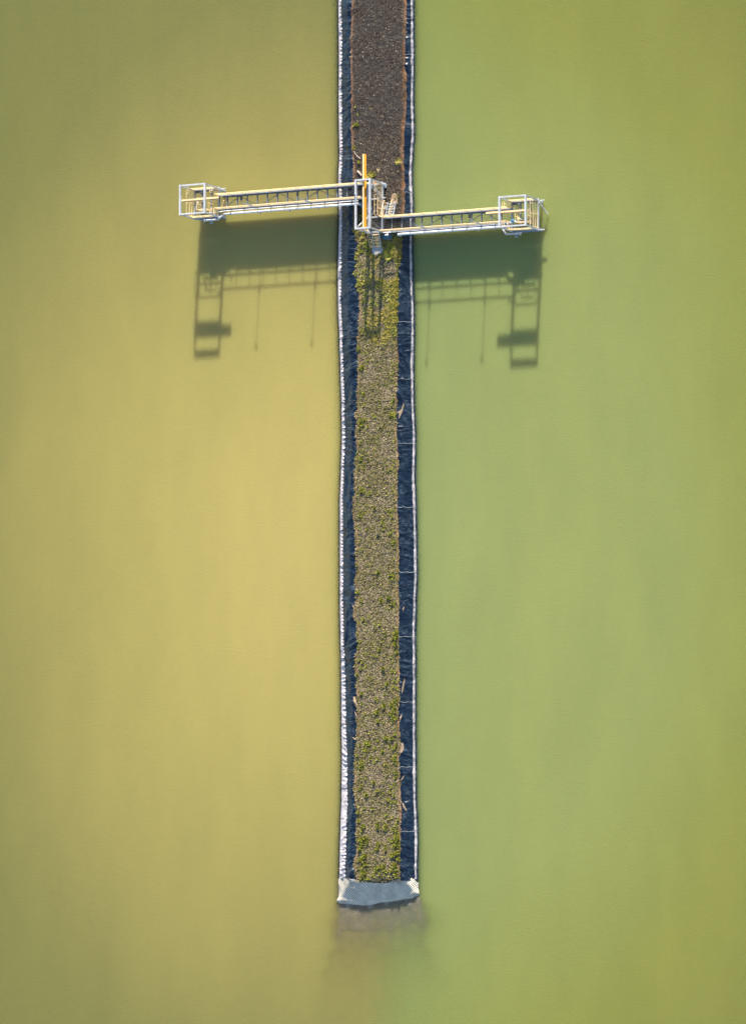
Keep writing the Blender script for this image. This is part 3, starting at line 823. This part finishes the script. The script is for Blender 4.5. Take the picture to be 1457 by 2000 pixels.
# sloping white prop inside the left platform
a = P(379.5, 413, ZD+.1); b = P(386.5, 394, ZD+1.15)
mb = MB(); mb.tube([a, b], .05, 8); tag(mb.build('prop_pole', M['pipe']), 'white pole leaning inside the left end platform against the hatch guard', 'pole')
a = P(433, 402.5, ZR-.6); b = P(437, 391, ZR)
mb = MB(); mb.tube([a, b], .045, 8); tag(mb.build('gate_arm', M['yellow']), 'cream swing arm at the start of the left footbridge', 'barrier')

# blue cable boxes under the central platform
c = P(755, 461, ZD-.45)
th = thing('cable_box', (c.x, c.y, ZC), 'blue boxes with hanging cables below the start of the right footbridge', 'cable box')
mb = MB()
for k in range(6):
    xx = c.x-.45+.16*k; mb.box(xx, xx+.13, c.y-.22-.06*random.random(), c.y+.2, c.z-.3, c.z+.04*random.random())
mb.build('box', M['teal'], th)
mb = MB()
for k in range(5):
    xx = c.x-.1+.13*k; mb.tube([(xx, c.y-.1, c.z+.05), (xx+.02, c.y-.32, c.z), (xx, c.y-.4, c.z-.35)], .02, 5)
mb.build('cable', M['girder'], th)
mb = MB(); q = P(757, 456.5, ZD-.1); mb.tube([(q.x-.5, q.y+.15, q.z), (q.x+.3, q.y+.15, q.z)], .06, 8); mb.tube([(q.x, q.y+.2, q.z), (q.x, q.y-.18, q.z)], .08, 8); mb.tube([(q.x+.1, q.y-.1, q.z+.05), (q.x-.25, q.y-.1, q.z+.05)], .07, 8)
mb.build('pipe_fitting', M['pipe'], th)
c = P(702, 398, ZD-.4)
th = thing('pipe_hanger', (c.x, c.y, ZC), 'blue triangular hanger plate under the landing of the left footbridge', 'bracket')
mb = MB(); a_, b_, d_ = P(700, 392.5, ZD-.35), P(709, 392.5, ZD-.35), P(708, 405.5, ZD-.35); e_ = P(700, 400, ZD-.35)
L = [a_, b_, d_, e_]; mb.v = [tuple(p) for p in L]+[(p.x, p.y, p.z-.06) for p in L]; mb.f = [(3,2,1,0), (4,5,6,7)]+[(i, (i+1)%4, 4+(i+1)%4, 4+i) for i in range(4)]; mb.m = [0]*6
mb.build('gusset_plate', M['teal'], th)
mb = MB(); mb.beam(P(699.5, 392, ZD-.25), P(699.5, 400.5, ZD-.25), .09, .12); mb.build('bar', M['steel'], th)

# ---- lamps
def lamp(px, py, yrail, label):
    level(LOW if px > 728 else 0); hz = ZD+3.05; h = P(px, py, hz)
    x, y = h.x-.02, yrail-.05
    th = thing('lamp_post', (x, y, ZD), label, 'lamp post', 'lamp posts along the footbridges')
    mb = MB(); mb.tube([(x, y, ZD-.3), (x, y, ZD+1.5), (x, y, hz)], .038, 8); mb.build('pole', M['steel_dim'], th)
    mb = MB(); mb.tube([(x, y, hz-.02), (x, y+.35, hz+.03)], .022, 6); mb.build('arm', M['steel_dim'], th)
    mb = MB(); mb.box(x-.11, x+.11, y+.22, y+.62, hz+.0, hz+.11); mb.box(x-.07, x+.07, y+.62, y+.70, hz+.02, hz+.09); mb.build('lamp_head', M['dark'], th)
    mb = MB(); mb.box(x-.07, x+.07, y+.28, y+.58, hz-.014, hz-.002); mb.build('lens', M['glass'], th)
    mb = MB(); mb.box(x-.1, x+.1, y-.07, y+.07, ZD+.9, ZD+1.15); mb.build('junction_box', M['steel_dim'], th)
lamp(472, 394, yS_L, 'lamp post on the left footbridge nearest the end platform')
lamp(582, 386.5, yS_L, 'lamp post halfway along the left footbridge')
lamp(691, 379, yS_L, 'lamp post where the left footbridge meets the bank')
lamp(809, 436.5, yS_R, 'lamp post on the right footbridge above the shoreline')
lamp(918, 430, yS_R, 'lamp post halfway along the right footbridge')

level(0)
# ---------------------------------------------------------------- vegetation
def rosette(mb, cx, cy, cz, r, nleaf, hgt, wid, up=.5, rng=random):
    """clump of leaf blades springing from one root"""
    for _ in range(nleaf):
        a = rng.uniform(0, 2*math.pi); e = rng.uniform(.15, 1.0)
        L = r*rng.uniform(.55, 1.0)
        d = Vector((math.cos(a)*math.cos(e*up*1.5), math.sin(a)*math.cos(e*up*1.5), math.sin(e*up*1.5)*hgt/r))
        s = Vector((-math.sin(a), math.cos(a), 0))*wid*rng.uniform(.6, 1.1)
        b0 = Vector((cx, cy, cz)) + Vector((math.cos(a), math.sin(a), 0))*r*rng.uniform(0, .35)
        m1 = b0 + d*L*.55; t = b0 + d*L + Vector((0, 0, -.25*L*(1-e)))
        mb.add([b0-s*.3, b0+s*.3, m1+s, m1-s, t], [(0,1,2,3), (3,2,4)])
# prototypes of the fresh weed clumps
protos = []
for k in range(5):
    rng = random.Random(100+k); mb = MB()
    ns = 2+k % 3
    for q in range(ns):
        a = rng.uniform(0, 6.28); d = 0 if q == 0 else rng.uniform(.06, .14)
        rosette(mb, math.cos(a)*d, math.sin(a)*d, 0, rng.uniform(.10, .155), 24, rng.uniform(.14, .26), .024, .8, rng)
    protos.append(mb)
pm = []
for k, mb in enumerate(protos):
    me = bpy.data.meshes.new('weed_clump'); me.from_pydata(mb.v, [], mb.f); me.materials.append(M['leaf']); me.update(); pm.append(me)
def inside(x, y, m=.08):
    a, b = soil_edges(y); return a+m < x < b-m
def plant(x, y, s, label, group, name='weed_clump', rng=random, mesh=None, cat='weed'):
    o = bpy.data.objects.new(name, mesh or rng.choice(pm)); col.objects.link(o)
    o.location = (x, y, soil_z(x, y)-.01); o.rotation_euler.z = rng.uniform(0, 6.28); o.scale = (s, s, s*rng.uniform(.8, 1.2))
    return tag(o, label, cat, group)
# clusters read from the photograph: (px, py, spread, count, size)
CL = [(706,490,4,2,1),(706,568,6,4,.9),(708,582,5,4,1),(709,610,5,3,1),(716,600,6,2,.8),
 (703,645,3,2,.9),(701,681,2,2,1.1),(707,690,3,3,1),(716,704,4,3,.9),(706,716,5,5,1.1),(768,712,5,4,1),(768,729,6,4,.9),(764,742,7,4,.8),(772,752,3,2,.8),(726,753,3,1,.8),(753,751,4,3,.8),
 (712,771,4,2,1),(745,780,3,2,.9),(767,783,6,4,1),(711,790,4,2,.9),(708,822,7,6,1),(716,820,4,3,1),(732,812,6,5,.9),(765,810,9,14,1.05),(707,830,5,4,1.1),(720,832,3,2,1.1),(712,838,3,2,.8),
 (736,852,8,3,.8),(706,862,6,4,.9),(767,862,5,3,.9),(705,885,8,7,.9),(716,886,8,5,.8),(768,878,3,2,.8),(702,894,6,5,1),(710,908,8,7,1),(770,900,8,7,.9),(765,920,10,9,.8),
 (707,958,10,14,.95),(721,962,7,8,.9),(737,966,7,6,.85),(763,960,14,11,.8),(717,985,6,3,.8),(730,995,3,2,1),(708,1002,7,9,.95),(766,1000,10,9,.8),(746,1010,3,2,.9),(749,1023,7,7,.95),(763,1012,6,4,.9),(704,1033,3,1,.9),(718,1033,2,1,1.2),(766,1038,5,4,1),
 (704,1059,2,1,1),(769,1060,4,4,1.1),(708,1073,3,2,.9),(697,1105,2,1,1.1),(727,1104,2,1,.9),(768,1092,4,3,.8),(741,1117,1.2,2,1.35),(768,1126,8,12,1),(711,1131,2,1,.8),(700,1156,4,5,1),(704,1175,5,4,.9),(745,1173,7,6,1.1),(760,1168,4,3,1),(770,1178,6,5,1),
 (770,1186,7,5,.9),(721,1203,1.5,1,1.1),(708,1210,5,4,1),(702,1214,2,1,1.2),(716,1220,4,2,.9),(731,1220,3,2,.9),(740,1221,3,1,1),(750,1233,3,1,1),(755,1239,4,3,1.1),(774,1235,5,7,1.1),(771,1246,5,5,1.2),(702,1252,4,4,.9),(746,1252,4,3,1),(772,1260,4,7,1.2),(700,1265,3,3,.9),(742,1268,4,5,1),(775,1274,4,4,1),(712,1277,3,3,1),(726,1279,2,2,1),(736,1284,2,2,1),(700,1290,2,2,1.1),(709,1292,2,1,1),(762,1283,4,2,.9),
 (768,1295,4,2,.9),(726,1300,3,1,.9),(713,1302,3,2,1),(708,1305,4,2,1),(748,1306,2,2,1.3),(767,1309,8,6,.9),(699,1317,1.5,2,1.1),(717,1324,2,1,1),(726,1325,2,1,.9),(755,1334,2,2,1.1),(770,1330,4,4,1),(772,1345,5,5,1),(707,1355,2,4,1.15),(731,1353,4,2,.8),(750,1356,3,3,.9),(736,1367,1.5,2,1.2),(700,1368,2,1,1.1),(774,1367,4,4,1),(707,1374,2,1,1),(769,1373,6,5,1.1),(748,1380,4,4,1.1),(770,1387,6,8,1.1),(713,1395,2,2,1.1),(738,1393,6,5,1.1),(747,1398,2,1,1),(762,1394,4,4,1.1),(770,1405,6,7,1.1),(706,1402,2,1,.9),(737,1408,3,2,1),(749,1411,3,2,1),(765,1412,4,3,1),
 (721,1432,2,1,.9),(772,1435,2,2,1.1),(739,1446,3,3,1.1),(755,1443,4,5,1.1),(764,1443,2,3,1.2),(702,1456,2,2,1.1),(718,1453,6,10,1.15),(715,1465,4,4,1),(731,1460,2,2,1.1),(761,1461,2,2,1.1),(774,1458,3,3,1.1),(769,1465,3,2,1),(707,1467,2,2,1),(748,1469,2,2,1.2),(698,1475,1.5,2,1.1),(714,1476,2,1,1),(743,1475,2,1,1),(773,1476,4,4,1),(723,1480,2,2,1.1),(736,1480,2,2,1.1),(766,1481,3,3,1.1),(731,1487,2,2,1.1),(770,1488,4,4,1),(707,1494,5,9,1.1),(752,1496,3,2,1),(775,1493,3,3,.9),(706,1500,4,3,.9),(772,1508,5,5,1),(757,1512,1.5,1,1),(773,1516,3,3,1.1),(713,1522,3,2,1),(732,1530,3,4,1.15),(707,1536,2,2,1.1),(752,1534,4,3,.9),(769,1538,6,8,.9),(701,1545,2,1,1),(737,1546,2,2,1),(762,1549,3,3,1),(714,1553,3,4,1.1),(748,1549,2,2,.9),(770,1553,6,6,1),(758,1563,3,4,1.1),(771,1566,4,4,1),(728,1581,3,3,1.1),(700,1587,2,2,1.1),(714,1580,3,2,.9),(763,1576,4,3,.8),(755,1593,5,3,.9),(766,1598,5,3,.9),
 (701,1606,4,4,1),(709,1617,3,5,1.3),(734,1610,3,3,1.1),(737,1616,3,3,1.1),(751,1612,3,4,1.2),(753,1619,2,2,1.2),(775,1612,5,4,1),(778,1606,3,2,1.1),(771,1625,8,10,1.1),(708,1640,5,9,1.25),(720,1636,3,3,1),(760,1640,3,3,1),(775,1638,5,8,1.2),(738,1648,3,4,1),(715,1647,3,3,1.1),(769,1650,6,9,1.1),(739,1655,3,3,1),(706,1652,4,4,1.1),
 (706,1646,3,3,1.1),(738,1650,3,3,1),(751,1656,2,3,1.2),(775,1652,4,6,1.2),(702,1660,4,7,1.2),(711,1673,4,6,1.3),(735,1663,5,4,1),(767,1673,2,3,1.5),(775,1664,4,6,1.2),(766,1668,3,3,1.2),(778,1678,3,4,1.1),(705,1680,5,8,1.1),(771,1690,6,8,1.1),(713,1690,3,5,1.1),(740,1696,6,7,1.1),(752,1693,3,4,1.2),(701,1700,3,3,1),(712,1706,6,9,1.2),(734,1701,4,5,1.1),(741,1708,3,4,1.2),(752,1706,5,5,1),(765,1700,5,5,1),(773,1710,5,6,1.1),(704,1716,3,3,1),(718,1716,3,3,1.1),(730,1712,5,4,.9),
 (775,1700,3,4,1.1),(696,242,2.5,3,1.2),(690,244,1.5,2,.9),(695,208,2,2,.9),(698,224,2,1,.8),(692,284,2,2,.9),(723,211,1,1,.6),(776,421,.1,0,1),(773,386,2,2,.8),(777,383,2,2,.9),(703,315,2,2,1),(776,334,2,1,.7)]
rng = random.Random(5); cand = []
for (cx, cy, sp, cnt, sz) in CL:
    for k in range(cnt):
        px = cx + rng.gauss(0, sp*.5); py = cy + rng.gauss(0, sp*.5)
        p = drape(px, py, .12)
        if inside(p.x, p.y): cand.append((sz*rng.uniform(.75, 1.15), p.x, p.y, py, px))
cand.sort(reverse=True)
def zone(py, px):
    side = 'left' if px < 720 else ('right' if px > 758 else 'middle')
    where = {'left': 'beside the salt-banded liner', 'right': 'beside the seamed liner', 'middle': 'in the middle of the track'}[side]
    if py < 470: return 'small green weed clump on the dark gravel above the central platform', 'weeds on the dark gravel'
    seg = 'just below the concrete pad' if py < 720 else 'halfway along the bank' if py < 1150 else 'on the lower third of the bank' if py < 1560 else 'near the matted tip'
    return f'green weed clump {where} {seg}', f'weeds {where} {seg}'
for (s, x, y, py, px) in cand[:290]:
    lab, grp = zone(py, px); plant(x, y, s, lab, grp, rng=rng)
rest = MB()
for (s, x, y, py, px) in cand[290:]:
    rosette(rest, x, y, soil_z(x, y), .15*s, 26, .2*s, .028*s, .8, rng)
# extra scattered fresh sprouts
for _ in range(1500):
    y = rng.uniform(YM(0)+.1, P(0, 560, .9).y); a, b = soil_edges(y)
    t = rng.random(); t = t**1.7*.5 if rng.random() < .5 else 1-t**1.9*.5
    x = lerp(a, b, t)
    if not inside(x, y) or N2(x*.7, y*.35, 50) < -.12: continue
    s = rng.uniform(.35, .8); rosette(rest, x, y, soil_z(x, y), .15*s, 12, .2*s, .028*s, .8, rng)
tag(rest.build('weed_sprouts', M['leaf']), 'small green sprouts scattered over the track', 'weeds', kind='stuff')

# low dry cover: straw and olive tufts; kept thin on the dark gravel
def cover(name, mat, n, ylo, yhi, r, hgt, wid, leaves, seed, thr=-2, bias=None, label=''):
    rg = random.Random(seed); mb = MB(); c = 0
    while c < n:
        y = rg.uniform(ylo, yhi); a, b = soil_edges(y); t = rg.random()
        if bias == 'right': t = 1-t**1.6
        x = lerp(a, b, t); c += 1
        if not inside(x, y, .05) or N2(x*.55, y*.4, seed) < thr*1.0: continue
        s = rg.uniform(.6, 1.25)
        rosette(mb, x, y, soil_z(x, y)-.005, r*s, leaves, hgt*s, wid*s, .8, rg)
    return tag(mb.build(name, mat), label, 'ground cover', kind='stuff')
Y470 = P(0, 470, .9).y; Y700 = P(0, 700, .9).y; YE = YM(0)+.02
cover('dry_stubble', M['straw'], 8500, YE, Y700+3, .085, .10, .024, 7, 21, label='pale dry stubble covering the stony track')
cover('olive_ground_cover', M['olive'], 7500, YE, Y700+2, .105, .12, .026, 9, 22, thr=-.12, label='low olive plants among the dry stubble')
cover('long_grass', M['grass'], 2100, P(0, 716, .9).y, P(0, 486, .9).y, .20, .22, .018, 12, 23, thr=-.02, bias='right', label='yellow green grass on the track south of the stairs')
cover('green_grass', M['leaf'], 1500, P(0, 716, .9).y, P(0, 470, .9).y, .16, .20, .020, 12, 29, thr=.02, bias='right', label='fresh green grass on the track south of the stairs')
cover('brown_litter', M['straw'], 2600, Y700, P(0, 330, .9).y, .06, .04, .012, 5, 24, label='dry litter around the platform')
# pebbles over the whole track
mb = MB(); rg = random.Random(31)
for _ in range(12000):
    y = rg.uniform(YE, YTOP); a, b = soil_edges(y); x = rg.uniform(a+.05, b-.05)
    if y > Y470 and rg.random() < .35: continue
    z = soil_z(x, y); r = rg.uniform(.018, .045) if rg.random() < .96 else rg.uniform(.05, .08); an = rg.uniform(0, 1.5)
    ring_ = [(x+r*math.cos(an+k*1.2566)*rg.uniform(.8, 1.2), y+r*math.sin(an+k*1.2566)*rg.uniform(.8, 1.2), z-.01) for k in range(5)]
    mb.add(ring_+[(x, y, z+r*.8)], [(k, (k+1) % 5, 5) for k in range(5)])
tag(mb.build('pebbles', M['pebble']), 'pale pebbles scattered over the track', 'pebbles', kind='stuff')

# individual shrubs near the platform
def shrub(px, py, r, label, mat, n=90, hgt=.35, wid=.02, seed=0, cat='shrub', name='shrub'):
    rg = random.Random(seed); p = drape(px, py, .12); mb = MB()
    for k in range(5):
        a = rg.uniform(0, 6.28); d = r*.5*rg.random()
        rosette(mb, p.x+d*math.cos(a), p.y+d*math.sin(a), soil_z(p.x, p.y), r*rg.uniform(.6, 1), n//5, hgt, wid, .7, rg)
    o = mb.build(name, mat); tag(o, label, cat); return o
shrub(722, 343, .50, 'leafy yellow green shrub against the north end of the tall lifting frame', M['grass'], 120, .4, .025, 1)
shrub(730, 341, .30, 'small dense green shrub beside the leafy one north of the tall lifting frame', M['leaf'], 90, .35, .03, 8)
shrub(777, 313, .52, 'spreading fern like yellow green plant on the right side of the dark gravel', M['grass'], 70, .25, .03, 2)
shrub(739, 331, .28, 'small pale dry plant between the frame and the fern like plant', M['straw'], 50, .2, .02, 3)
shrub(692, 288, .25, 'upright tuft at the root of the pale dead branch', M['grass'], 60, .3, .02, 4)
shrub(712, 452, .35, 'dark green tuft in the shade under the platform corner', M['leaf'], 80, .3, .02, 5)
shrub(714, 470, .35, 'green tuft left of the stair foot', M['leaf'], 80, .3, .02, 6)
shrub(715, 479, .33, 'lower green tuft left of the concrete pad', M['leaf'], 80, .3, .02, 7)
shrub(759, 502, .6, 'bushy green shrub right of the concrete pad', M['leaf'], 140, .45, .03, 9)
shrub(763, 480, .5, 'shaded green shrub between the concrete pad and the right footbridge', M['leaf'], 120, .4, .03, 10)
# dead branches
for pts, lab in (([(691.5,294),(694,300),(699,305),(704,309)], 'pale dead branch on the gravel near the tip of the orange hoist beam'),
                 ([(698,333),(701,336),(704,339),(706,342)], 'short bleached log left of the orange hoist beam')):
    mb = MB(); q = [drape(x, y, .2) for x, y in pts]; mb.tube(q, .035 if 'dead' in lab else .09, 6)
    mb.tube([q[1], q[1]+Vector((.25, .1, .08))], .02, 5); tag(mb.build('branch', M['stick']), lab, 'branch')
# dark stone in the middle of the track
p = drape(738.5, 1046, .15); mb = MB(); rg = random.Random(3); n = 9
rr = [(0.14, -.05), (.15, .05), (.10, .14), (.001, .17)]
mb.add([(p.x+r*math.cos(k*2*math.pi/n)*rg.uniform(.85, 1.15), p.y+r*math.sin(k*2*math.pi/n)*rg.uniform(.85, 1.15), soil_z(p.x, p.y)+z) for r, z in rr for k in range(n)],
       [(i*n+k, i*n+(k+1) % n, (i+1)*n+(k+1) % n, (i+1)*n+k) for i in range(3) for k in range(n)])
tag(mb.build('stone', M['dark']), 'dark round stone in the middle of the stony track', 'stone')
